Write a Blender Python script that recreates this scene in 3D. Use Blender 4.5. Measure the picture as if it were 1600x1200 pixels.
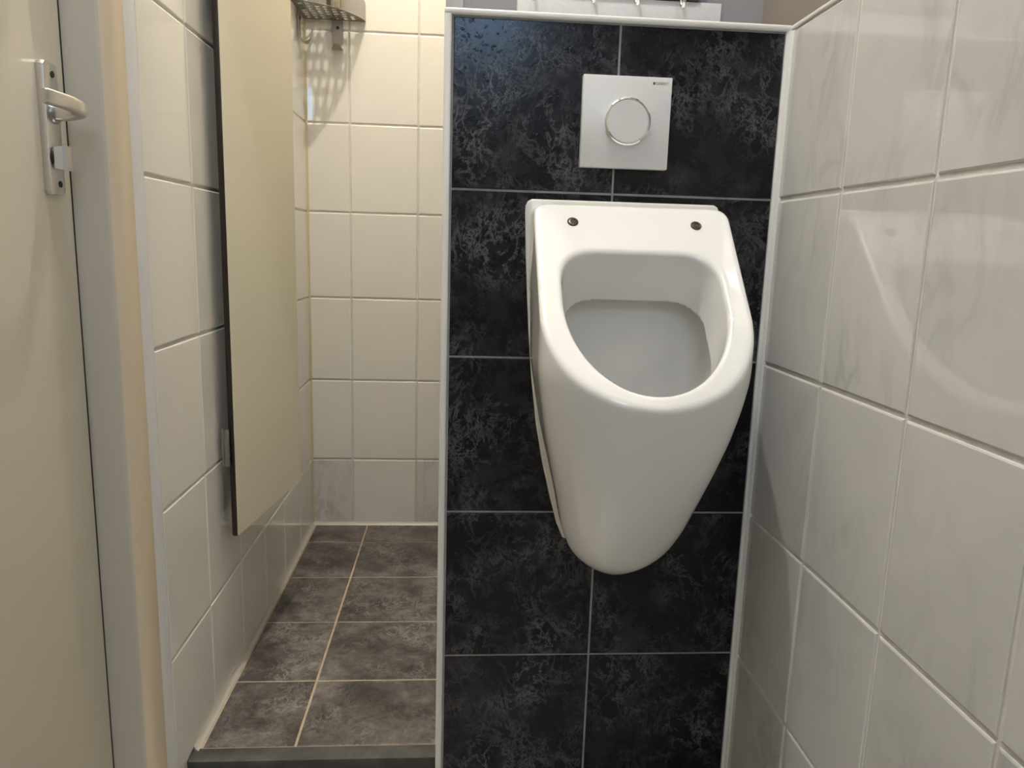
import bpy, bmesh, math, random
import numpy as np
from mathutils import Matrix, Vector, Quaternion

random.seed(4)
for o in list(bpy.data.objects):
    bpy.data.objects.remove(o, do_unlink=True)
SC = bpy.context.scene
COL = SC.collection

# ------------------------------------------------------------------ camera
CAM = (-0.0597, -1.14309, 0.90888)
R = ((0.99714787, 0.07364449, -0.01651095),
     (-0.06947372, 0.98112958, 0.18043875),
     (0.0294877, -0.17877703, 0.98344763))          # columns: right, forward, up
cd = bpy.data.cameras.new('camera'); cd.sensor_width = 36.0
cd.lens = 36.0 * 1172.0 / 1600.0; cd.clip_start = 0.02; cd.clip_end = 50
cam = bpy.data.objects.new('camera', cd); COL.objects.link(cam)
m = Matrix.Identity(4)
for r in range(3):
    m[r][0] = R[r][0]; m[r][1] = R[r][2]; m[r][2] = -R[r][1]; m[r][3] = CAM[r]
cam.matrix_world = m
SC.camera = cam

# ------------------------------------------------------------------ world, lights, exposure
w = bpy.data.worlds.new('world'); SC.world = w; w.use_nodes = True
w.node_tree.nodes['Background'].inputs[0].default_value = (1.0, 0.93, 0.84, 1)
w.node_tree.nodes['Background'].inputs[1].default_value = 0.15
SC.view_settings.view_transform = 'Standard'
SC.view_settings.look = 'None'
SC.view_settings.gamma = 1.0
SC.view_settings.use_curve_mapping = False
SC.view_settings.exposure = 0.0

CEIL = 3.10
LAMP_MAIN = (-0.29, -0.42, CEIL - 0.07)
LAMP_ALC = (-0.185, 0.36, CEIL - 0.07)
def point_light(name, loc, power, col, rad):
    l = bpy.data.lights.new(name, 'POINT'); l.energy = power; l.color = col; l.shadow_soft_size = rad
    o = bpy.data.objects.new(name, l); COL.objects.link(o); o.location = loc
    return o
main_light = point_light('ceiling_light', LAMP_MAIN, 82.0, (1.0, 0.98, 0.945), 0.02)
alc_light = point_light('alcove_light', LAMP_ALC, 76.0, (1.0, 0.905, 0.77), 0.009)

# ------------------------------------------------------------------ dimensions (metres), dark wall face is y = 0
XL, XR = -0.5038, 0.4213          # left tiled wall, right tiled wall
YB = 1.1439                       # alcove back wall
XP = -0.082                       # left edge of the pillar
ZT = 1.2400                       # top of half-height tiling
ZF = 0.0321                       # alcove floor
ZLOW = -0.07                      # front floor
YR = -2.2                         # wall behind the camera
XD = XL - 0.054                   # door plane
ROWD = [0.9918 - 0.25 * i for i in range(5)]
ROWB = [1.2457 + 0.25 * i for i in range(-5, 8)]

# ------------------------------------------------------------------ materials
def newmat(name):
    mt = bpy.data.materials.new(name); mt.use_nodes = True
    nt = mt.node_tree; b = nt.nodes['Principled BSDF']
    return mt, nt, b
def N(nt, t, **kw):
    n = nt.nodes.new(t)
    for k, v in kw.items():
        if k in n.inputs: n.inputs[k].default_value = v
        else: setattr(n, k, v)
    return n
def L(nt, a, b): nt.links.new(a, b)
def ramp(nt, stops, interp='LINEAR'):
    r = nt.nodes.new('ShaderNodeValToRGB'); r.color_ramp.interpolation = interp
    e = r.color_ramp.elements
    while len(e) < len(stops): e.new(0.5)
    for x, (p, c) in zip(e, stops):
        x.position = p; x.color = (c[0], c[1], c[2], 1)
    return r
def simple(name, col, rough=0.4, metal=0.0, bump=0.0, bscale=60, var=0.0, spec=0.5, coat=0.0):
    mt, nt, b = newmat(name)
    b.inputs['Base Color'].default_value = (*col, 1); b.inputs['Roughness'].default_value = rough
    b.inputs['Metallic'].default_value = metal; b.inputs['Specular IOR Level'].default_value = spec
    b.inputs['Coat Weight'].default_value = coat
    tc = N(nt, 'ShaderNodeTexCoord')
    if var:
        n = N(nt, 'ShaderNodeTexNoise', Scale=bscale * 0.15, Detail=5.0)
        L(nt, tc.outputs['Object'], n.inputs['Vector'])
        r = ramp(nt, [(0.3, [c * (1 - var) for c in col]), (0.7, [min(1, c * (1 + var)) for c in col])])
        L(nt, n.outputs['Fac'], r.inputs[0]); L(nt, r.outputs[0], b.inputs['Base Color'])
    if bump:
        n = N(nt, 'ShaderNodeTexNoise', Scale=bscale, Detail=3.0)
        L(nt, tc.outputs['Object'], n.inputs['Vector'])
        bp = N(nt, 'ShaderNodeBump', Strength=bump, Distance=0.002)
        L(nt, n.outputs['Fac'], bp.inputs['Height']); L(nt, bp.outputs[0], b.inputs['Normal'])
    return mt

def tile_vec(nt):
    """object coordinates shifted by a random amount for each tile"""
    tc = N(nt, 'ShaderNodeTexCoord'); oi = N(nt, 'ShaderNodeObjectInfo')
    mul = N(nt, 'ShaderNodeMath', operation='MULTIPLY'); mul.inputs[1].default_value = 37.0
    L(nt, oi.outputs['Random'], mul.inputs[0])
    cmb = N(nt, 'ShaderNodeCombineXYZ'); L(nt, mul.outputs[0], cmb.inputs[0]); L(nt, mul.outputs[0], cmb.inputs[2])
    add = N(nt, 'ShaderNodeVectorMath', operation='ADD')
    L(nt, tc.outputs['Object'], add.inputs[0]); L(nt, cmb.outputs[0], add.inputs[1])
    return add.outputs[0], oi

def marble_tile(name, base, vein, amount, rough=0.035):
    mt, nt, b = newmat(name)
    v, oi = tile_vec(nt)
    mp = N(nt, 'ShaderNodeMapping'); mp.inputs['Scale'].default_value = (1.7, 0.75, 1); mp.inputs['Rotation'].default_value = (0, 0, 0.25)
    L(nt, v, mp.inputs[0])
    n = N(nt, 'ShaderNodeTexNoise', Scale=8.0, Detail=6.0, Roughness=0.58, Distortion=0.6); L(nt, mp.outputs[0], n.inputs['Vector'])
    sub = N(nt, 'ShaderNodeMath', operation='SUBTRACT'); L(nt, n.outputs['Fac'], sub.inputs[0]); sub.inputs[1].default_value = 0.5
    ab = N(nt, 'ShaderNodeMath', operation='ABSOLUTE'); L(nt, sub.outputs[0], ab.inputs[0])
    r1 = ramp(nt, [(0.0, (1, 1, 1)), (0.075, (0.0, 0, 0))]); L(nt, ab.outputs[0], r1.inputs[0])
    n2 = N(nt, 'ShaderNodeTexNoise', Scale=4.5, Detail=3.0); L(nt, v, n2.inputs['Vector'])
    r2 = ramp(nt, [(0.45, (0, 0, 0)), (0.7, (1, 1, 1))]); L(nt, n2.outputs['Fac'], r2.inputs[0])
    mu = N(nt, 'ShaderNodeMath', operation='MULTIPLY'); L(nt, r1.outputs[0], mu.inputs[0]); L(nt, r2.outputs[0], mu.inputs[1])
    ad = N(nt, 'ShaderNodeMath', operation='MULTIPLY_ADD'); L(nt, r2.outputs[0], ad.inputs[0]); ad.inputs[1].default_value = 0.35; L(nt, mu.outputs[0], ad.inputs[2])
    am = N(nt, 'ShaderNodeMath', operation='MULTIPLY'); L(nt, ad.outputs[0], am.inputs[0]); am.inputs[1].default_value = amount
    mx = N(nt, 'ShaderNodeMix', data_type='RGBA'); L(nt, am.outputs[0], mx.inputs[0])
    mx.inputs[6].default_value = (*base, 1); mx.inputs[7].default_value = (*vein, 1)
    L(nt, mx.outputs[2], b.inputs['Base Color'])
    b.inputs['Roughness'].default_value = rough; b.inputs['Specular IOR Level'].default_value = 0.7
    nb = N(nt, 'ShaderNodeTexNoise', Scale=14.0, Detail=1.5); L(nt, v, nb.inputs['Vector'])
    bp = N(nt, 'ShaderNodeBump', Strength=0.025, Distance=0.004); L(nt, nb.outputs['Fac'], bp.inputs['Height']); L(nt, bp.outputs[0], b.inputs['Normal'])
    return mt

def slate_tile(name, c0, c1, c2, cv, rough, bump=0.12, vein_amt=0.75, spec=0.5):
    mt, nt, b = newmat(name); b.inputs['Specular IOR Level'].default_value = spec
    v, oi = tile_vec(nt)
    n = N(nt, 'ShaderNodeTexNoise', Scale=10.0, Detail=9.0, Roughness=0.76, Distortion=0.2); L(nt, v, n.inputs['Vector'])
    r = ramp(nt, [(0.38, c0), (0.50, c1), (0.66, c2)]); L(nt, n.outputs['Fac'], r.inputs[0])
    # fine wiry veins and scratches
    outs = []
    for sc_, wd, seed, rot in ((10.0, 0.008, 3.0, 0.9), (22.0, 0.012, 9.0, -0.8)):
        mp = N(nt, 'ShaderNodeMapping'); mp.inputs['Location'].default_value = (seed, seed * 2, seed); mp.inputs['Rotation'].default_value = (0, 0, rot)
        mp.inputs['Scale'].default_value = (1.1, 0.9, 1.0); L(nt, v, mp.inputs[0])
        n1 = N(nt, 'ShaderNodeTexNoise', Scale=sc_, Detail=9.0, Roughness=0.70, Distortion=0.45); L(nt, mp.outputs[0], n1.inputs['Vector'])
        s = N(nt, 'ShaderNodeMath', operation='SUBTRACT'); L(nt, n1.outputs['Fac'], s.inputs[0]); s.inputs[1].default_value = 0.5
        a = N(nt, 'ShaderNodeMath', operation='ABSOLUTE'); L(nt, s.outputs[0], a.inputs[0])
        rr = ramp(nt, [(0.0, (1, 1, 1)), (wd, (0.25, 0.25, 0.25)), (wd * 3, (0, 0, 0))]); L(nt, a.outputs[0], rr.inputs[0])
        outs.append(rr.outputs[0])
    ad = N(nt, 'ShaderNodeMath', operation='MAXIMUM'); L(nt, outs[0], ad.inputs[0]); L(nt, outs[1], ad.inputs[1])
    n2 = N(nt, 'ShaderNodeTexNoise', Scale=9.0, Detail=4.0, Roughness=0.6); 
    mp = N(nt, 'ShaderNodeMapping'); mp.inputs['Location'].default_value = (5, 1, 7); L(nt, v, mp.inputs[0]); L(nt, mp.outputs[0], n2.inputs['Vector'])
    r2 = ramp(nt, [(0.42, (0, 0, 0)), (0.72, (1, 1, 1))]); L(nt, n2.outputs['Fac'], r2.inputs[0])
    mu = N(nt, 'ShaderNodeMath', operation='MULTIPLY'); L(nt, ad.outputs[0], mu.inputs[0]); L(nt, r2.outputs[0], mu.inputs[1])
    mu2 = N(nt, 'ShaderNodeMath', operation='MULTIPLY'); L(nt, mu.outputs[0], mu2.inputs[0]); mu2.inputs[1].default_value = vein_amt
    mx = N(nt, 'ShaderNodeMix', data_type='RGBA'); L(nt, mu2.outputs[0], mx.inputs[0]); L(nt, r.outputs[0], mx.inputs[6]); mx.inputs[7].default_value = (*cv, 1)
    L(nt, mx.outputs[2], b.inputs['Base Color'])
    b.inputs['Roughness'].default_value = rough
    nb = N(nt, 'ShaderNodeTexNoise', Scale=170.0, Detail=1.0); L(nt, v, nb.inputs['Vector'])
    rb = ramp(nt, [(0.60, (0, 0, 0)), (0.78, (1, 1, 1))]); L(nt, nb.outputs['Fac'], rb.inputs[0])
    bp = N(nt, 'ShaderNodeBump', Strength=bump, Distance=0.002); L(nt, rb.outputs[0], bp.inputs['Height']); L(nt, bp.outputs[0], b.inputs['Normal'])
    return mt

M_TR = marble_tile('marbled_white_tile', (0.64, 0.635, 0.61), (0.47, 0.468, 0.45), 0.6)
M_TM = marble_tile('grey_marbled_tile', (0.72, 0.71, 0.68), (0.50, 0.50, 0.48), 0.75)
M_TP = marble_tile('plain_white_tile', (0.81, 0.79, 0.73), (0.77, 0.75, 0.70), 0.3, 0.05)
M_DK = slate_tile('black_slate_tile', (0.0014, 0.0014, 0.0020), (0.0052, 0.0052, 0.0066), (0.023, 0.023, 0.028), (0.22, 0.22, 0.23), 0.21, spec=0.26)
M_FL = slate_tile('floor_slate_tile', (0.022, 0.018, 0.016), (0.066, 0.057, 0.052), (0.155, 0.140, 0.128), (0.40, 0.37, 0.34), 0.40, 0.15, 0.75)
M_FF = marble_tile('bounce_floor_tile', (0.50, 0.48, 0.44), (0.38, 0.37, 0.34), 0.6, 0.3)  # unseen front floor, made pale to bounce light up at urinal and lower walls
M_GL = simple('light_grout', (0.66, 0.64, 0.58), 0.85, bump=0.5, bscale=240, var=0.08)
M_GG = simple('grey_grout', (0.36, 0.36, 0.36), 0.85, bump=0.5, bscale=240, var=0.1)
M_GT = simple('tan_grout', (0.38, 0.31, 0.22), 0.9, bump=0.5, bscale=240, var=0.15)
M_TRIM = simple('white_plastic_trim', (0.80, 0.79, 0.75), 0.30)
M_CAULK = simple('silicone_sealant', (0.42, 0.40, 0.35), 0.35, bump=0.3, bscale=50)
M_CAULKB = simple('blue_white_sealant', (0.72, 0.73, 0.73), 0.4, bump=0.4, bscale=40)
M_DOOR = simple('cream_door_paint', (0.75, 0.70, 0.58), 0.38, bump=0.06, bscale=120)
M_JAMB = simple('shaded_jamb_paint', (0.58, 0.55, 0.48), 0.42, bump=0.06, bscale=120)  # frame colour greyed by the shade on its camera-facing side
M_CASE = simple('lit_casing_paint', (0.70, 0.60, 0.44), 0.4, bump=0.1, bscale=60)
M_PANEL = simple('cream_laminate', (0.72, 0.68, 0.54), 0.42, bump=0.06, bscale=300)
M_BROWN = simple('dark_brown_edge', (0.020, 0.010, 0.006), 0.30, bump=0.2, bscale=90)
M_ZINC = simple('zinc_steel', (0.34, 0.35, 0.34), 0.3, 1.0, bump=0.2, bscale=120)
M_ALU = simple('satin_aluminium', (0.66, 0.65, 0.63), 0.32, 1.0)
M_STEEL = simple('brushed_steel', (0.40, 0.375, 0.33), 0.40, 1.0)
M_CHROME = simple('chrome', (0.85, 0.85, 0.86), 0.06, 1.0)
M_DARK = simple('dark_recess', (0.02, 0.018, 0.015), 0.6)
M_CERAM = simple('white_ceramic', (0.83, 0.82, 0.79), 0.06, coat=0.3)
M_FLANGE = simple('white_flange_ceramic', (0.76, 0.74, 0.68), 0.16)
M_PLATE = simple('white_plate_plastic', (0.78, 0.78, 0.77), 0.30)
M_INK = simple('grey_print', (0.10, 0.10, 0.10), 0.6)
M_UPG = simple('grey_wall_paint', (0.26, 0.26, 0.275), 0.7, bump=0.1, bscale=150)
M_UPB = simple('taupe_wall_paint', (0.20, 0.17, 0.145), 0.7, bump=0.1, bscale=150)
M_UPL = simple('light_grey_paint', (0.48, 0.48, 0.47), 0.6)
M_WHITE = simple('white_ceiling_paint', (0.60, 0.58, 0.55), 0.8, bump=0.1, bscale=150)
M_BOARD = simple('white_painted_wood', (0.62, 0.63, 0.64), 0.55, bump=0.35, bscale=70)
M_DWOOD = simple('dark_wood', (0.055, 0.045, 0.036), 0.5, bump=0.3, bscale=50)
M_THRESH = simple('worn_grey_threshold', (0.055, 0.054, 0.050), 0.75, bump=0.5, bscale=130, var=0.45)
M_BLACKF = simple('black_step_face', (0.012, 0.012, 0.012), 0.4)
M_BOTTLE = simple('blue_bottle_plastic', (0.10, 0.30, 0.42), 0.15)
M_CUP = simple('grey_metal_cup', (0.42, 0.38, 0.31), 0.25, 1.0)

# ------------------------------------------------------------------ helpers
def link(name, me, mat, parent=None, smooth=False):
    o = bpy.data.objects.new(name, me); COL.objects.link(o)
    if mat and not me.materials: me.materials.append(mat)
    if smooth:
        me.polygons.foreach_set('use_smooth', [True] * len(me.polygons))
    if parent: o.parent = parent
    return o
def bm_obj(name, bm, mat, parent=None, smooth=False, sharp=None):
    bmesh.ops.recalc_face_normals(bm, faces=bm.faces[:])
    me = bpy.data.meshes.new(name); bm.to_mesh(me); bm.free()
    o = link(name, me, mat, parent, smooth)
    if smooth and sharp is not None:
        me.set_sharp_from_angle(angle=math.radians(sharp))
    return o
def box_bm(x0, x1, y0, y1, z0, z1, bevel=0.0, seg=2, bm=None):
    b = bmesh.new()
    bmesh.ops.create_cube(b, size=1)
    for v in b.verts:
        v.co = Vector(((x0 + x1) / 2 + v.co.x * (x1 - x0), (y0 + y1) / 2 + v.co.y * (y1 - y0), (z0 + z1) / 2 + v.co.z * (z1 - z0)))
    if bevel:
        bmesh.ops.bevel(b, geom=b.edges[:], offset=bevel, segments=seg, profile=0.5, affect='EDGES')
    return b
def box(name, x0, x1, y0, y1, z0, z1, mat, parent=None, bevel=0.0, seg=2):
    return bm_obj(name, box_bm(x0, x1, y0, y1, z0, z1, bevel, seg), mat, parent, smooth=bool(bevel), sharp=40)
def struct(o, label=None, cat=None):
    o['kind'] = 'structure'
    if label: o['label'] = label
    if cat: o['category'] = cat
    return o
def tag(o, label, cat, group=None):
    o['label'] = label; o['category'] = cat
    if group: o['group'] = group
    return o
def empty(name, loc):
    o = bpy.data.objects.new(name, None); COL.objects.link(o); o.location = loc; o.empty_display_size = 0.05
    return o
def put(o, parent):
    """parent an object built in world coordinates to an unrotated thing"""
    o.parent = parent; o.matrix_parent_inverse = Matrix.Translation(parent.location).inverted()
    return o
def prism_bm(pts, axis, a, b_, bevel=0.0, seg=2):
    """extrude a 2D outline along an axis between a and b_"""
    b = bmesh.new()
    def P(p, t):
        if axis == 'y': return (p[0], t, p[1])
        if axis == 'x': return (t, p[0], p[1])
        return (p[0], p[1], t)
    A = [b.verts.new(P(p, a)) for p in pts]; B = [b.verts.new(P(p, b_)) for p in pts]
    fa = b.faces.new(A); fb = b.faces.new(B[::-1])
    n = len(pts)
    for i in range(n):
        b.faces.new((A[i], B[i], B[(i + 1) % n], A[(i + 1) % n]))
    bmesh.ops.recalc_face_normals(b, faces=b.faces[:])
    if bevel:
        ed = [e for f in (fa, fb) for e in f.edges]
        bmesh.ops.bevel(b, geom=ed, offset=bevel, segments=seg, profile=0.5, affect='EDGES')
    return b
def tube_bm(path, rad, n=12, cap=True):
    b = bmesh.new(); rings = []
    path = [Vector(p) for p in path]
    for i, p in enumerate(path):
        t = (path[min(i + 1, len(path) - 1)] - path[max(i - 1, 0)]).normalized()
        q = t.to_track_quat('Z', 'Y')
        r = rad[i] if isinstance(rad, (list, tuple)) else rad
        rings.append([b.verts.new(p + q @ Vector((r * math.cos(2 * math.pi * k / n), r * math.sin(2 * math.pi * k / n), 0))) for k in range(n)])
    for a, c in zip(rings, rings[1:]):
        for k in range(n): b.faces.new((a[k], a[(k + 1) % n], c[(k + 1) % n], c[k]))
    if cap:
        b.faces.new(rings[0][::-1]); b.faces.new(rings[-1])
    return b
def lathe_bm(prof, n=48, axis='z', origin=(0, 0, 0)):
    """prof: list of (radius, height)"""
    b = bmesh.new(); rings = []; O = Vector(origin)
    for r, h in prof:
        ring = []
        for k in range(n):
            c, s = math.cos(2 * math.pi * k / n), math.sin(2 * math.pi * k / n)
            p = {'z': (r * c, r * s, h), 'y': (r * c, h, r * s), 'x': (h, r * c, r * s)}[axis]
            ring.append(b.verts.new(O + Vector(p)))
        rings.append(ring)
    for a, c in zip(rings, rings[1:]):
        for k in range(n): b.faces.new((a[k], a[(k + 1) % n], c[(k + 1) % n], c[k]))
    b.faces.new(rings[0][::-1]); b.faces.new(rings[-1])
    return b

TILE_CACHE = {}
def tile_mesh(w_, h_, mat, bev, thick=0.007):
    key = (round(w_, 4), round(h_, 4), mat.name, bev)
    if key in TILE_CACHE: return TILE_CACHE[key]
    # local frame: x width, y height, z outward; face at z = 0; rounded edge in two steps
    loops = []
    for ins, z in ((0, -thick), (0, -bev), (bev * 0.35, -bev * 0.28), (bev, 0)):
        x, y = w_ / 2 - ins, h_ / 2 - ins
        loops.append([(-x, -y, z), (x, -y, z), (x, y, z), (-x, y, z)])
    vs = [v for l in loops for v in l]; fs = []
    for i in range(3):
        for k in range(4):
            fs.append((i * 4 + k, i * 4 + (k + 1) % 4, (i + 1) * 4 + (k + 1) % 4, (i + 1) * 4 + k))
    fs.append((12, 13, 14, 15))
    me = bpy.data.meshes.new('tile'); me.from_pydata(vs, [], fs); me.update()
    me.materials.append(mat)
    TILE_CACHE[key] = me
    return me
def tiles(parent, axis, face, us, vs, mat, gap=0.0035, bev=0.0022, jit=0.0):
    """axis: outward normal '+x','-x','-y','+z'; us: cuts along the wall, vs: cuts up (or along y for a floor).
    mat: material or function(i, j)"""
    for i in range(len(us) - 1):
        for j in range(len(vs) - 1):
            u0, u1 = sorted((us[i], us[i + 1])); v0, v1 = sorted((vs[j], vs[j + 1]))
            w_, h_ = u1 - u0 - gap, v1 - v0 - gap
            if w_ < 0.004 or h_ < 0.004: continue
            mt = mat(i, j) if callable(mat) else mat
            me = tile_mesh(w_, h_, mt, bev)
            o = bpy.data.objects.new('tile', me); COL.objects.link(o); o.parent = parent
            uc, vc = (u0 + u1) / 2, (v0 + v1) / 2
            if axis == '-y': X, Y, Z, loc = (1, 0, 0), (0, 0, 1), (0, -1, 0), (uc, face, vc)
            elif axis == '+y': X, Y, Z, loc = (-1, 0, 0), (0, 0, 1), (0, 1, 0), (uc, face, vc)
            elif axis == '-x': X, Y, Z, loc = (0, -1, 0), (0, 0, 1), (-1, 0, 0), (face, uc, vc)
            elif axis == '+x': X, Y, Z, loc = (0, 1, 0), (0, 0, 1), (1, 0, 0), (face, uc, vc)
            else: X, Y, Z, loc = (1, 0, 0), (0, 1, 0), (0, 0, 1), (uc, vc, face)
            mm = Matrix((X, Y, Z)).transposed()
            if jit:
                mm = mm @ Matrix.Rotation(random.uniform(-jit, jit), 3, 'X') @ Matrix.Rotation(random.uniform(-jit, jit), 3, 'Y')
            o.matrix_world = Matrix.Translation(loc) @ mm.to_4x4()
GR = 0.0022      # grout lies this far behind the tile faces

# ------------------------------------------------------------------ the room shell
XU = 0.452       # upper right wall, set back behind the ledge
YU = 0.20        # upper wall behind the pillar ledge
floor = struct(box('floor', XD - 0.12, XU + 0.1, YR - 0.1, 0.06, ZLOW - 0.1, ZLOW - GR, M_GT))
fx = [XL - 0.06, XL + 0.17, XL + 0.42, XL + 0.67, XR]
tiles(floor, '+z', ZLOW, fx, [0.0 - 0.25 * k for k in range(9)], M_FF)
struct(box('ceiling', XD - 0.12, XU + 0.1, YR - 0.1, YB + 0.1, CEIL, CEIL + 0.1, M_WHITE))

# right wall (half-height tiled boxing) and the painted wall above it
wr = struct(box('wall_right', XR + GR, XU + 0.1, YR, 0.0, ZLOW, ZT - 0.004, M_GL))
cols_r = [0.0, -0.1966] + [-0.1966 - 0.1917 * k for k in range(1, 9)]
tiles(wr, '-x', XR, cols_r, [ZT - 0.006] + ROWD + [ZLOW], M_TR, gap=0.0042, bev=0.0030, jit=0.0018)
struct(box('wall_upper_right', XU, XU + 0.1, YR, YU + 0.1, ZT - 0.004, CEIL, M_UPB))
struct(box('wall_upper', XP - 0.004, XU, YU, YU + 0.06, ZT - 0.02, CEIL, M_UPG))
struct(box('wall_rear', XD - 0.12, XU + 0.1, YR - 0.1, YR, ZLOW, CEIL, M_WHITE))

# pillar with dark tiles
wp = struct(box('wall_pillar', XP + 0.002, XR + 0.004, GR, YU + 0.06, ZLOW, ZT - 0.003, M_GG))
SEAM = 0.1684
tiles(wp, '-y', 0.0, [XP + 0.0085, SEAM, XR - 0.0075], [ZT - 0.0095] + ROWD[:4] + [ROWD[4], ZLOW], M_DK, gap=0.0032, bev=0.0012, jit=0.0008)

# unseen blocker added over the alcove mouth to keep the front lamp's light out
struct(box('wall_light_block', XL - 0.1, XP + 0.06, -0.018, 0.06, 2.06, CEIL, M_WHITE))
# partition between alcove and the void behind the pillar
struct(box('wall_partition', XP + 0.003, XP + 0.06, YU + 0.06, YB, ZF - 0.1, CEIL, M_TP))

# alcove back wall
wb = struct(box('wall_back', XL - 0.1, XP + 0.06, YB + GR, YB + 0.1, ZF - 0.1, CEIL, M_GL))
cols_b = [XL, -0.3792, -0.1821, XP + 0.03]
rows_b = [ZF + 0.004] + ROWB[0:] + [CEIL]
rows_b = sorted(z for z in rows_b if z > ZF + 0.003)
tiles(wb, '-y', YB, cols_b, rows_b, lambda i, j: (M_TM if (j == 0 and i in (0, 2)) else M_TP), gap=0.0042, bev=0.0028, jit=0.002)

# left wall of the alcove
wl = struct(box('wall_left', XL - 0.1, XL - GR, -0.018, YB + 0.1, ZLOW, CEIL, M_GL))
cols_l = [-0.018 + 0.1955 * k for k in range(6)] + [YB]
tiles(wl, '+x', XL, cols_l, rows_b, M_TP, gap=0.0040, bev=0.0028, jit=0.002)

# alcove floor, raised on a low step
fa = struct(box('floor_alcove', XL - 0.02, XP + 0.01, 0.036, YB + 0.02, ZLOW, ZF - 0.0012, M_GT))
tiles(fa, '+z', ZF, [XL + 0.010, -0.3333, XP - 0.004], [0.066, 0.271, 0.5138, 0.7566, 0.9994, YB - 0.006], M_FL, gap=0.0045, bev=0.0010, jit=0.001)
th = struct(box('trim_1', XL - 0.016, XP - 0.004, 0.030, 0.0655, ZF - 0.022, ZF + 0.0006, M_THRESH, bevel=0.0015))
struct(box('trim_2', XL - 0.016, XP - 0.004, 0.034, 0.040, ZLOW, ZF - 0.022, M_BLACKF))

# sealant beads and plastic edge profiles
def bead(name, p0, p1, sx, sz, mat):
    """triangular sealant bead with a hollow face along y from p0 to p1"""
    pts = [(0, 0), (sx, 0), (sx * 0.55, sz * 0.3), (sx * 0.3, sz * 0.55), (0, sz)]
    b = bmesh.new(); A = [b.verts.new((p0[0] + q[0], p0[1], p0[2] + q[1])) for q in pts]; B = [b.verts.new((p1[0] + q[0], p1[1], p1[2] + q[1])) for q in pts]
    b.faces.new(A); b.faces.new(B[::-1])
    for i in range(5): b.faces.new((A[i], B[i], B[(i + 1) % 5], A[(i + 1) % 5]))
    return struct(bm_obj(name, b, mat))
bead('trim_3', (XL, 0.058, ZF), (XL, YB, ZF), 0.0085, 0.010, M_CAULK)
struct(bm_obj('trim_4', prism_bm([(YB, ZF), (YB, ZF + 0.009), (YB - 0.004, ZF + 0.004), (YB - 0.009, ZF)], 'x', XL, XP), M_CAULK))
M_YC = simple('yellowed_sealant', (0.62, 0.55, 0.36), 0.5)
struct(bm_obj('trim_5', prism_bm([(XL, YB), (XL + 0.0055, YB), (XL, YB - 0.0055)], 'z', ZF, CEIL), M_YC))
# pillar left edge profile, top profile and the corner profile at the right wall
def rounded_profile(name, x0, x1, y0, y1, z0, z1, mat, bev=0.003):
    return struct(box(name, x0, x1, y0, y1, z0, z1, mat, bevel=bev, seg=3))
rounded_profile('trim_6', XP - 0.0035, XP + 0.0072, -0.0030, YU + 0.05, ZLOW, ZT - 0.002, M_TRIM)
rounded_profile('trim_7', XP - 0.0035, XR + 0.001, -0.0035, YU - 0.001, ZT - 0.0085, ZT + 0.0005, M_TRIM)
struct(bm_obj('trim_8', prism_bm([(XR, 0.002), (XR - 0.0080, 0.002), (XR - 0.0080, -0.0012), (XR - 0.0040, -0.0035), (XR - 0.0015, -0.0075), (XR + 0.002, -0.011)], 'z', ZLOW, ZT - 0.008), M_TRIM))
rounded_profile('trim_9', XR - 0.0010, XU, YR, -0.002, ZT - 0.006, ZT + 0.0005, M_TRIM, 0.002)
struct(box('trim_10', XP - 0.006, XP + 0.023, YU - 0.004, YU, ZT, CEIL, M_UPL, bevel=0.001))

# ------------------------------------------------------------------ door and frame on the left
YJ = -0.1075                                     # jamb face
fr = bmesh.new()
prof = [(XD - 0.09, YJ + 0.045), (XD - 0.09, YJ), (XL - 0.013, YJ)]
for k in range(7):
    a = -math.pi / 2 + math.pi / 2 * k / 6
    prof.append((XL - 0.013 + 0.016 * math.cos(a), YJ + 0.016 + 0.016 * math.sin(a)))
prof += [(XL + 0.003, -0.062), (XL - 0.001, -0.056), (XL - 0.09, -0.050)]
frame = struct(bm_obj('trim_11', prism_bm(prof, 'z', ZLOW, 2.16), M_JAMB, smooth=True, sharp=35))
# light put into colour: room-facing nose lit warm cream, jamb face shaded grey
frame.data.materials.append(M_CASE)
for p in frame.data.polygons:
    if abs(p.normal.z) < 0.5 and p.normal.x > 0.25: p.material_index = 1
struct(bm_obj('trim_12', prism_bm([(XL - 0.02, -0.062), (XL + 0.001, -0.060), (XL + 0.0035, -0.046), (XL + 0.0045, -0.032), (XL + 0.001, -0.020), (XL - 0.02, -0.014)], 'z', ZLOW, CEIL), M_CAULKB))
struct(box('wall_left_front', XD - 0.12, XD - 0.05, YR, YJ + 0.04, 2.16, CEIL, M_WHITE))
struct(box('wall_left_rear', XD - 0.12, XL - 0.002, YR, -1.08, ZLOW, CEIL, M_WHITE))
struct(box('trim_13', XD - 0.09, XL + 0.008, -1.08, -1.02, ZLOW, 2.16, M_JAMB, bevel=0.008))
struct(box('trim_14', XD - 0.09, XL + 0.008, -1.08, -0.05, 2.10, 2.16, M_JAMB, bevel=0.008))
door = box('door_1', XD - 0.04, XD, -1.018, YJ - 0.0035, ZLOW + 0.008, 2.098, M_DOOR, bevel=0.004, seg=3)
struct(door)
box('gap_shade_strip', XD - 0.030, XD - 0.0012, YJ - 0.0040, YJ + 0.001, ZLOW + 0.01, 2.10, M_DARK, frame)  # dark strip painting the shade in the gap between door and jamb

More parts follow.
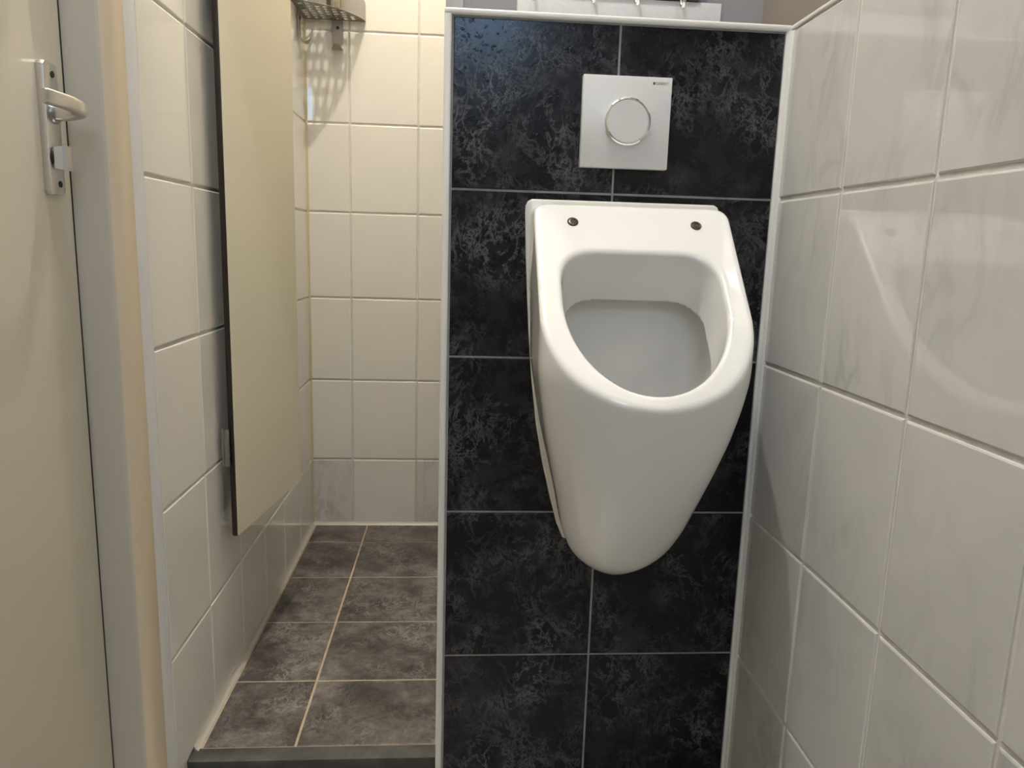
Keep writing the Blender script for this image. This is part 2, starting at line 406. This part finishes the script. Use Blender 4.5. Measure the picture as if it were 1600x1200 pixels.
# ---- handle set on the door
PY0, PY1, PZ0, PZ1 = -0.1770, -0.1445, 0.9560, 1.1095
hp = [(PY0 + .004, PZ0), (PY1 - .004, PZ0), (PY1, PZ0 + .004), (PY1, PZ1 - .004), (PY1 - .004, PZ1), (PY0 + .004, PZ1), (PY0, PZ1 - .004), (PY0, PZ0 + .004)]
plate = bm_obj('handle_plate', prism_bm(hp, 'x', XD - 0.001, XD + 0.0095, bevel=0.0018), M_ALU, door, smooth=True, sharp=35)
plate['label'] = 'satin aluminium back plate with two screws'
for z in (PZ1 - 0.013, PZ0 + 0.013):
    bm_obj('screw', lathe_bm([(0.0040, 0.0), (0.0040, 0.0012), (0.0028, 0.0014)], 16, 'x', (XD + 0.0092, (PY0 + PY1) / 2 + .003, z)), M_DARK, plate)
# lever: a neck out of the plate that bends towards the camera
def loft(sections, closed_caps=True):
    b = bmesh.new(); rings = [[b.verts.new(p) for p in s] for s in sections]
    n = len(rings[0])
    for a, c in zip(rings, rings[1:]):
        for k in range(n): b.faces.new((a[k], a[(k + 1) % n], c[(k + 1) % n], c[k]))
    b.faces.new(rings[0][::-1]); b.faces.new(rings[-1])
    return b
ZL = 1.0575
def lev_section(c, t, hw_, hh):
    """rounded rectangle of half width hw_ (horizontal, across t) and half height hh at c"""
    t = Vector(t).normalized(); side = Vector((0, 0, 1)).cross(t).normalized(); up = Vector((0, 0, 1))
    pts = []
    for k in range(16):
        a = 2 * math.pi * k / 16 + math.pi / 16
        ca, sa = math.cos(a), math.sin(a)
        f = lambda v: math.copysign(abs(v) ** 0.5, v)
        pts.append(Vector(c) + side * hw_ * f(ca) + up * hh * f(sa))
    return pts
NY = -0.1600
path = [((XD + 0.008, NY, ZL - .0065), (1, 0, 0), .0080, .0080), ((XD + 0.024, NY, ZL - .006), (1, 0, 0), .0080, .0080),
        ((XD + 0.036, NY - .002, ZL - .004), (1, -.35, 0), .0080, .0082), ((XD + 0.0440, NY - .008, ZL - .002), (1, -1, 0), .0075, .0085),
        ((XD + 0.0472, NY - .019, ZL - .001), (.25, -1, 0), .0062, .0086), ((XD + 0.0478, -0.198, ZL), (0, -1, 0), .0055, .0086),
        ((XD + 0.0465, -0.222, ZL), (-.1, -1, 0), .0050, .0086), ((XD + 0.0440, -0.2440, ZL), (-.12, -1, 0), .0046, .0085), ((XD + 0.0432, -0.2475, ZL), (-.12, -1, 0), .0036, .0076)]
lever = bm_obj('lever', loft([lev_section(*p) for p in path]), M_ALU, door, smooth=True, sharp=50)
bm_obj('collar', lathe_bm([(0.0125, 0.0), (0.0125, 0.003), (0.0115, 0.0042)], 32, 'x', (XD + 0.0092, NY, ZL - .006)), M_ZINC, lever, smooth=True, sharp=40)
KZ, KY = 0.9990, -0.1640
knob = bm_obj('turn_knob', loft([
    [Vector((XD + x, KY + sy * a, KZ + sz * b_)) for sy, sz in ((-1, -1), (1, -1), (1, 1), (-1, 1))]
    for x, a, b_ in ((0.0105, .0090, .0115), (0.013, .0105, .0125), (0.022, .0085, .0140), (0.0255, .0065, .0145))]), M_ALU, door)
bm_obj('collar', lathe_bm([(0.0120, 0.0), (0.0120, 0.0025), (0.0110, 0.0030)], 32, 'x', (XD + 0.0092, KY, KZ)), M_DARK, knob)

# ------------------------------------------------------------------ hinged cream panel in the alcove
P0 = Vector((-0.4735, 0.2556, 0)); P1 = Vector((-0.4270, 0.6100, 0))
dirp = (P1 - P0).normalized(); nrm = Vector((dirp.y, -dirp.x, 0))      # towards the room
PZB, PZT, PTH = 0.3475, 2.02, 0.0118
panel = empty('cubicle_door', (P0.x, P0.y, PZB))
tag(panel, 'tall cream laminate door panel with dark brown edge hinged beside the left tiled wall', 'door')
LEN = (P1 - P0).length
mw = Matrix((dirp, nrm, (0, 0, 1))).transposed().to_4x4()
panel.matrix_world = Matrix.Translation((P0.x, P0.y, PZB)) @ mw
H_ = PZT - PZB
def plocal(name, bm, mat, **k): return bm_obj(name, bm, mat, panel, **k)
plocal('core', box_bm(0.0, LEN, -PTH + 0.0012, -0.0012, 0.0, H_, 0.0012), M_BROWN, smooth=True, sharp=40)
plocal('front_face', box_bm(0.0012, LEN - 0.001, -0.0014, 0.0, 0.001, H_ - 0.001), M_PANEL)
plocal('back_face', box_bm(0.0012, LEN - 0.001, -PTH, -PTH + 0.0014, 0.001, H_ - 0.001), M_BROWN)
for zc in (0.524 - PZB, 1.75 - PZB):
    hg = plocal('hinge', tube_bm([(-0.006, -PTH - 0.001, zc - 0.036), (-0.006, -PTH - 0.001, zc + 0.036)], 0.0048, 16), M_ZINC, smooth=True, sharp=40)
    for k in range(5):
        bm_obj('knuckle', tube_bm([(-0.006, -PTH - 0.001, zc - 0.035 + k * 0.0145), (-0.006, -PTH - 0.001, zc - 0.035 + k * 0.0145 + 0.012)], 0.0056, 16), M_ZINC, hg, smooth=True, sharp=40)
    bm_obj('leaf', box_bm(-0.005, 0.030, -PTH - 0.0022, -PTH + 0.0002, zc - 0.036, zc + 0.036, 0.0006, 1), M_ZINC, hg)
    bm_obj('leaf', box_bm(-0.0075, -0.0045, -PTH - 0.0105, -PTH - 0.002, zc - 0.036, zc + 0.036, 0.0006, 1), M_ZINC, hg)

# ------------------------------------------------------------------ the urinal: surface nets over an implicit shape
UC = 0.187
def spline(zs, vs, zlo, zhi, sig):
    zz = np.linspace(zlo - 0.06, zhi + 0.06, 1500); v = np.interp(zz, zs, vs)
    h = zz[1] - zz[0]; k = np.arange(-int(4 * sig / h), int(4 * sig / h) + 1) * h
    g = np.exp(-0.5 * (k / sig) ** 2); g /= g.sum()
    vp = np.pad(v, len(k) // 2, mode='edge'); return zz, np.convolve(vp, g, mode='valid')
HWZ = spline([.400, .412, .425, .445, .47, .51, .56, .61, .66, .71, .75, 1.0], [-.004, .0125, .0325, .0560, .0755, .0905, .1015, .1140, .1260, .1350, .1410, .1420], .4, 1.0, .009)
DZ = spline([.400, .412, .425, .445, .47, .51, .56, .61, .66, .71, .75, 1.0], [.0294, .0611, .0927, .1225, .1432, .1715, .2050, .2335, .2573, .2750, .2820, .2820], .4, 1.0, .009)
ZBOT = .404
def smax(a, b, k):
    h = np.maximum(k - np.abs(a - b), 0) / k
    return np.maximum(a, b) + h * h * k * 0.25
E_, OV = 0.075, (0.4, 0.9165)
def bodyf(x, D, z, off=0.0):
    hw = np.interp(z, *HWZ) - off; d = np.interp(z, *DZ) - off
    al = 0.075 * np.clip((0.86 - z) / 0.16, 0, 1)
    hw = hw * (1 - al * np.maximum(0, 1 - D / 0.11) ** 2)
    hw = np.maximum(hw, 0.004); d = np.maximum(d, 0.01)
    ds = 0.62 * d
    q = np.sqrt((x / hw) ** 2 + (np.maximum(0, D - ds) / (d - ds)) ** 2)
    return (q - 1) * np.minimum(hw, d - ds)
def UF(x, D, z):
    r = (z + 1.1 * (D - 0.05) - 0.9715) / 1.4866
    body = smax(bodyf(x, D, z), ZBOT - z, 0.012)
    out = smax(body, z - 0.9725, 0.018)
    out = smax(out, r, 0.006)
    out = np.maximum(out, 0.010 - D)
    e = -r / 0.913
    t = (D + OV[0] * e - 0.05) * 1.4866
    ee = np.clip(e, -0.005, E_ + 0.01)
    a = 0.110 - 0.13 * ee
    q = np.sqrt((x / a) ** 2 + (np.maximum(0, t - 0.17) / (0.145 - 0.1 * ee)) ** 2)
    fo = smax((q - 1) * a, 0.087 - t, 0.055)
    c1 = np.maximum(fo, (e - E_ - 0.004))
    c2 = smax(smax(bodyf(x, D, z, 0.020), 0.046 - D, 0.04), 0.455 - z, 0.03)
    c2 = smax(c2, (E_ - e), 0.010)
    cav = np.minimum(c1, c2)
    # generous rounding at the rim opening, tight elsewhere
    return smax(out, -cav, 0.007)
def surface_nets(F, lo, hi, h):
    ax = [np.arange(lo[i], hi[i] + h, h) for i in range(3)]
    Xg, Yg, Zg = np.meshgrid(*ax, indexing='ij')
    V = F(Xg, Yg, Zg).astype(np.float32)
    S = V < 0
    n = [a - 1 for a in V.shape]
    cs = np.zeros(n, np.int8)
    for dx in (0, 1):
        for dy in (0, 1):
            for dz in (0, 1): cs += S[dx:dx + n[0], dy:dy + n[1], dz:dz + n[2]]
    act = np.argwhere((cs > 0) & (cs < 8)); idx = -np.ones(n, np.int64); idx[tuple(act.T)] = np.arange(len(act))
    acc = np.zeros((len(act), 3)); cnt = np.zeros(len(act))
    corners = [(0, 0, 0), (1, 0, 0), (0, 1, 0), (1, 1, 0), (0, 0, 1), (1, 0, 1), (0, 1, 1), (1, 1, 1)]
    for a in range(8):
        for b in range(a + 1, 8):
            ca, cb = np.array(corners[a]), np.array(corners[b])
            if abs(ca - cb).sum() != 1: continue
            va = V[tuple((act + ca).T)]; vb = V[tuple((act + cb).T)]
            mk = (va < 0) != (vb < 0)
            tt = va[mk] / (va[mk] - vb[mk])
            acc[mk] += ca + (cb - ca) * tt[:, None]; cnt[mk] += 1
    P = np.array(lo) + (act + acc / cnt[:, None]) * h
    for _ in range(4):                                    # pull the vertices onto the surface
        x, y, z = P.T; e = 4e-4
        f = F(x, y, z)
        g = np.stack([F(x + e, y, z) - F(x - e, y, z), F(x, y + e, z) - F(x, y - e, z), F(x, y, z + e) - F(x, y, z - e)], 1) / (2 * e)
        g2 = (g * g).sum(1) + 1e-6
        st = -(f / g2)[:, None] * g
        ln = np.sqrt((st * st).sum(1)); st *= np.minimum(1, 0.5 * h / np.maximum(ln, 1e-9))[:, None]
        P = P + st
    quads = []
    for axis in range(3):
        sl0 = [slice(None)] * 3; sl1 = [slice(None)] * 3
        sl0[axis] = slice(0, -1); sl1[axis] = slice(1, None)
        A, B = S[tuple(sl0)], S[tuple(sl1)]
        ed = np.argwhere(A != B); u, v = [(1, 2), (2, 0), (0, 1)][axis]
        ok = (ed[:, u] > 0) & (ed[:, v] > 0) & (ed[:, u] < n[u]) & (ed[:, v] < n[v]); ed = ed[ok]
        def cell(du, dv):
            c = ed.copy(); c[:, u] += du; c[:, v] += dv; return idx[tuple(c.T)]
        q = np.stack([cell(-1, -1), cell(0, -1), cell(0, 0), cell(-1, 0)], 1)
        fl = ~A[tuple(ed.T)]; q[fl] = q[fl][:, ::-1]
        quads.append(q)
    return P, np.concatenate(quads)
urinal = empty('urinal', (UC, 0.0, 0.412))
tag(urinal, 'white ceramic wall-hung urinal on the black tiled wall under the flush plate', 'urinal')
Pv, Q = surface_nets(UF, (-0.153, 0.004, 0.402), (0.153, 0.292, 0.982), 0.0027)
# grid coordinates are (x, depth from wall, z); the world y axis is minus depth, which flips the winding
verts = np.stack([Pv[:, 0] + UC, -Pv[:, 1], Pv[:, 2]], 1)
me = bpy.data.meshes.new('bowl'); me.from_pydata(verts.tolist(), [], Q[:, ::-1].tolist()); me.update()
bowl = put(link('bowl', me, M_CERAM, None, True), urinal)
fz = [.4460, .4527, .4777, .5207, .5788, .641, .7121, .7817, .8497, .905, .962]
fh = [.040, .070, .0810, .0930, .1075, .1195, .1290, .1355, .1405, .1440, .1465]
right_ = list(zip(fh, fz)); top_ = [(.1462, .971), (.1430, .9775), (.137, .9805)]
outl = [(0.184 + x, z) for x, z in right_ + top_] + [(0.184 - x, z) for x, z in reversed(right_ + top_)]
flange = put(bm_obj('mounting_flange', prism_bm(outl, 'y', 0.0, -0.0115, bevel=0.003, seg=3), M_FLANGE, smooth=True, sharp=35), urinal)
for u in (-0.0885, 0.0885):
    D = 0.0725; zc = 0.9715 - 1.1 * (D - 0.05)
    b = lathe_bm([(0.0, -0.004), (0.0078, -0.004), (0.0078, 0.0008), (0.0066, 0.0016), (0.0056, 0.0010), (0.0040, 0.0013), (0.0036, 0.0006), (0.0, 0.0006)], 24, 'z')
    rot = Vector((0, -0.74, 0.673)).to_track_quat('Z', 'Y').to_matrix().to_4x4()
    bmesh.ops.remove_doubles(b, verts=b.verts[:], dist=1e-6)
    bmesh.ops.transform(b, matrix=Matrix.Translation((UC + 0.001 + u, -D, zc + 0.0004)) @ rot, verts=b.verts[:])
    c = put(bm_obj('lid_socket', b, simple('brass_socket', (0.085, 0.075, 0.055), 0.4, 1.0) if u < 0 else bpy.data.materials['brass_socket'], None, True, 30), urinal)
    c['label'] = 'small dark brass lid socket'
    h = lathe_bm([(0.0030, 0.0), (0.0030, 0.0009), (0.0024, 0.0010)], 16, 'z')
    bmesh.ops.transform(h, matrix=Matrix.Translation((UC + 0.001 + u, -D, zc + 0.0004)) @ rot, verts=h.verts[:])
    bm_obj('hole_shade_disc', h, M_DARK, c)  # flat dark disc standing for the shade inside the hole
put(bm_obj('screw_cap', lathe_bm([(0.0065, 0.0), (0.0060, 0.0022), (0.0040, 0.0036)], 20, 'x', (0, 0, 0)), M_FLANGE, None, True), urinal)
sc_ = bpy.data.objects['screw_cap']; sc_.rotation_euler = (0, math.pi, 0); sc_.location = (UC - 0.1325, -0.022, 0.766)

# ------------------------------------------------------------------ flush plate
FX0, FX1, FZ0, FZ1 = 0.1153, 0.2455, 1.0286, 1.1578
fp = empty('flush_plate', ((FX0 + FX1) / 2, 0.0, FZ0))
tag(fp, 'square white flush plate with round chrome-ringed button above the urinal', 'flush plate')
put(box('plate', FX0, FX1, -0.0125, 0.0, FZ0, FZ1, M_PLATE, None, bevel=0.0014, seg=2), fp)
BX, BZ = 0.1815, 1.0938
put(bm_obj('chrome_ring', lathe_bm([(0.0325, -0.012), (0.0335, -0.0150), (0.0335, -0.0200), (0.0318, -0.0216), (0.0300, -0.0208), (0.0300, -0.018)], 72, 'y', (BX, 0, BZ)), M_CHROME, None, True, 40), fp)
put(bm_obj('button', lathe_bm([(0.0302, -0.012), (0.0302, -0.0204), (0.0294, -0.0212)], 72, 'y', (BX, 0, BZ)), M_PLATE, None, True, 40), fp)
def text_mesh(body, size):
    cu = bpy.data.curves.new('lettering', 'FONT'); cu.body = body; cu.size = size; cu.extrude = 0.0
    cu.offset = 0.00003; cu.space_character = 1.08
    ob = bpy.data.objects.new('lettering', cu); COL.objects.link(ob)
    bpy.context.view_layer.update()
    dg = bpy.context.evaluated_depsgraph_get()
    me = bpy.data.meshes.new_from_object(ob.evaluated_get(dg)); bpy.data.objects.remove(ob); return me
tm = text_mesh('GEBERIT', 0.0052)
xs = [v.co.x for v in tm.vertices]; wid = max(xs) - min(xs); f = 0.0182 / wid
for v in tm.vertices: v.co = Vector((v.co.x * f, v.co.y, 0))
t = link('lettering', tm, M_INK); t.matrix_world = Matrix.Translation((0.2212, -0.01265, 1.1472)) @ Matrix.Rotation(math.pi / 2, 4, 'X')
bpy.context.view_layer.update(); put(t, fp)
put(box('print_mark', 0.2170, 0.2202, -0.01275, -0.0124, 1.1471, 1.1508, M_INK), fp)

# ------------------------------------------------------------------ corner shelf with two hooks
SZ = 1.5225; SA = 0.172
shelf = empty('corner_shelf', (XL, YB, SZ))
tag(shelf, 'perforated steel corner shelf on the cream tiles behind the panel', 'shelf')
def arc_pt(a, rad=SA):
    # bowed front between the two wall ends
    bulge = 0.80 + 0.20 * math.sin(2 * a)
    s_, c_ = math.sin(a), math.cos(a)
    k = (abs(s_) ** 1.6 + abs(c_) ** 1.6) ** (-1 / 1.6)
    return (XL + rad * k * c_ , YB - rad * k * s_)
def shelf_plate():
    b = bmesh.new()
    NA = 40
    outl = [(XL + 0.002, YB - 0.002)] + [arc_pt(math.pi / 2 * i / NA) for i in range(NA + 1)]
    outl[1] = (outl[1][0], YB - 0.002); outl[-1] = (XL + 0.002, outl[-1][1])
    ov = [b.verts.new((x, y, 0)) for x, y in outl]
    edges = [b.edges.new((ov[i], ov[(i + 1) % len(ov)])) for i in range(len(ov))]
    holes = []
    p = 0.0205
    for i in range(8):
        for j in range(8):
            hx, hy = XL + 0.0175 + i * p, YB - 0.0175 - j * p
            u, v = hx - XL, YB - hy
            if (u ** 1.6 + v ** 1.6) ** (1 / 1.6) > SA - 0.016: continue
            ring = [b.verts.new((hx + 0.0068 * math.cos(2 * math.pi * k / 12), hy + 0.0068 * math.sin(2 * math.pi * k / 12), 0)) for k in range(12)]
            edges += [b.edges.new((ring[k], ring[(k + 1) % 12])) for k in range(12)]
    bmesh.ops.triangle_fill(b, use_beauty=True, use_dissolve=False, edges=edges)
    r = bmesh.ops.extrude_face_region(b, geom=b.faces[:])
    for v in r['geom']:
        if isinstance(v, bmesh.types.BMVert): v.co.z += 0.0016
    for v in b.verts: v.co.z += SZ
    return b
put(bm_obj('shelf_plate', shelf_plate(), M_STEEL), shelf)
# low wall flanges with a rounded free end
def flange_outline(length, h):
    pts = [(0.002, 0), (length, 0)]
    for k in range(7):
        a = math.pi / 2 * k / 6
        pts.append((length - 0.018 + 0.018 * math.cos(a), h - 0.018 + 0.018 * math.sin(a)))
    pts.append((0.002, h)); return pts
put(bm_obj('wall_flange', prism_bm([(XL + u, SZ + v) for u, v in flange_outline(SA, 0.062)], 'y', YB - 0.0005, YB - 0.0030), M_STEEL), shelf)
put(bm_obj('wall_flange', prism_bm([(YB - u, SZ + v) for u, v in flange_outline(SA, 0.062)], 'x', XL + 0.0005, XL + 0.0030), M_STEEL), shelf)
def hook_bm(wd):
    """strip that drops down the wall and curls up; local: x width, y out of the wall, z up from 0 to -drop"""
    prof = [(0.0, 0.0), (0.0, -0.066)]
    for k in range(1, 10):
        a = math.pi + math.pi * k / 9 * 0.95
        prof.append((0.0150 + 0.0150 * math.cos(a), -0.066 + 0.0165 * math.sin(a)))
    b = bmesh.new(); th_ = 0.0018; L_, R_ = [], []
    n = len(prof)
    rows = []
    for i, (y, z) in enumerate(prof):
        p0, p1 = prof[max(i - 1, 0)], prof[min(i + 1, n - 1)]
        t = Vector((0, p1[0] - p0[0], p1[1] - p0[1])).normalized(); nn = Vector((0, -t.z, t.y))
        tip = max(0.35, 1 - max(0, (i - n + 4)) * 0.17)
        c = Vector((0, y, z))
        rows.append([b.verts.new(c + Vector((sx * wd / 2 * tip, 0, 0)) + nn * sn) for sx, sn in ((-1, 0), (1, 0), (1, th_), (-1, th_))])
    for a, c in zip(rows, rows[1:]):
        for k in range(4): b.faces.new((a[k], a[(k + 1) % 4], c[(k + 1) % 4], c[k]))
    b.faces.new(rows[0]); b.faces.new(rows[-1])
    return b
def hook(label, loc, rz):
    h = empty('towel_hook', loc); h.rotation_euler = (0, 0, rz)
    tag(h, label, 'hook', 'steel hooks under the corner shelf')
    bm_obj('strip', hook_bm(0.030), M_STEEL, h, smooth=True, sharp=35)
    bm_obj('screw', lathe_bm([(0.0045, 0.0015), (0.0045, 0.0030), (0.0025, 0.0036)], 16, 'y', (0, 0, -0.020)), M_DARK, h)
hook('flat steel hook on the back wall under the corner shelf', (-0.4090, YB - 0.0045, SZ - 0.001), math.pi)
hook('steel hook seen edge-on at the left wall under the corner shelf', (XL + 0.0045, 1.058, SZ - 0.001), -math.pi / 2)
# things standing on the shelf
cup = bm_obj('metal_cup', lathe_bm([(0.017, 0.0), (0.0185, 0.003), (0.020, 0.085), (0.0188, 0.085), (0.0172, 0.006)], 40, 'z', (XL + 0.088, YB - 0.028, SZ + 0.0016)), M_CUP, smooth=True, sharp=40)
tag(cup, 'grey metal cup standing on the perforated corner shelf', 'cup')
bt = empty('shampoo_bottle', (XL + 0.020, YB - 0.105, SZ + 0.0016))
tag(bt, 'small blue bottle on the corner shelf next to the left wall', 'bottle')
put(bm_obj('body', lathe_bm([(0.012, 0.0), (0.0138, 0.004), (0.0138, 0.10), (0.011, 0.118), (0.007, 0.126), (0.007, 0.13)], 32, 'z', bt.location), M_BOTTLE, smooth=True, sharp=40), bt)
put(bm_obj('cap', lathe_bm([(0.009, 0.13), (0.009, 0.152), (0.008, 0.155)], 32, 'z', bt.location), M_TRIM, smooth=True, sharp=40), bt)

# ------------------------------------------------------------------ coat rail on the wall above the pillar
RY = YU
rail = empty('hook_rail', (0.2, RY, 1.27))
tag(rail, 'white board with chrome hooks on the grey wall above the black pillar', 'hook rail')
b = box_bm(0.030, 0.374, RY - 0.016, RY, 1.268, 1.3225, 0.0012)
put(bm_obj('board', b, M_BOARD, smooth=True, sharp=40), rail)
put(box('upper_rail', 0.090, 0.335, RY - 0.020, RY, 1.3235, 1.40, M_DWOOD, None, bevel=0.002), rail)
for x in (0.053, 0.150, 0.222, 0.297):
    pts = [(x, RY - 0.018, 1.350), (x, RY - 0.036, 1.344), (x, RY - 0.046, 1.326), (x, RY - 0.046, 1.312)]
    if x < 0.09: pts[0] = (x, RY, 1.350)
    for k in range(1, 6):
        a = math.pi * k / 6
        pts.append((x, RY - 0.054 + 0.008 * math.cos(a), 1.312 - 0.010 * math.sin(a)))
    pts.append((x, RY - 0.062, 1.318))
    hk = put(bm_obj('hook', tube_bm(pts, 0.0034, 12), M_CHROME, smooth=True, sharp=50), rail)
    bm_obj('tip', lathe_bm([(0.001, -0.005), (0.0045, -0.003), (0.0052, 0.0), (0.0045, 0.003), (0.001, 0.005)], 16, 'z', (x, RY - 0.062, 1.319)), M_CHROME, hk, smooth=True)

# ------------------------------------------------------------------ lamps and the window behind the camera
def ceiling_lamp(loc, light, label):
    e = empty('ceiling_lamp', (loc[0], loc[1], CEIL)); tag(e, label, 'lamp', 'ceiling lamps')
    put(bm_obj('lamp_base', lathe_bm([(0.055, 0.0), (0.055, -0.012), (0.048, -0.016)], 40, 'z', e.location), M_TRIM, smooth=True, sharp=40), e)
    put(bm_obj('socket', lathe_bm([(0.020, -0.014), (0.020, -0.030), (0.016, -0.034)], 32, 'z', e.location), M_TRIM, smooth=True, sharp=40), e)
    put(light, e)
ceiling_lamp(LAMP_MAIN, main_light, 'bare bulb ceiling lamp in front of the urinal')
ceiling_lamp(LAMP_ALC, alc_light, 'bare bulb ceiling lamp inside the narrow alcove')
WX0, WX1, WZ0, WZ1 = -0.11, 0.15, 1.74, 1.96
win = struct(box('window_1', WX0 - 0.05, WX1 + 0.05, YR, YR + 0.03, WZ0 - 0.05, WZ1 + 0.05, M_TRIM, bevel=0.003))
mt, nt, bs = newmat('daylit_frosted_glass')
bs.inputs['Base Color'].default_value = (0.6, 0.7, 0.8, 1); bs.inputs['Emission Color'].default_value = (0.42, 0.66, 1.0, 1); bs.inputs['Emission Strength'].default_value = 26.0
for i in range(2):
    xm = (WX0 + WX1) / 2
    a, c = ((WX0, xm - 0.012), (xm + 0.012, WX1))[i]
    box('pane', a, c, YR + 0.028, YR + 0.034, WZ0, WZ1, mt, win)
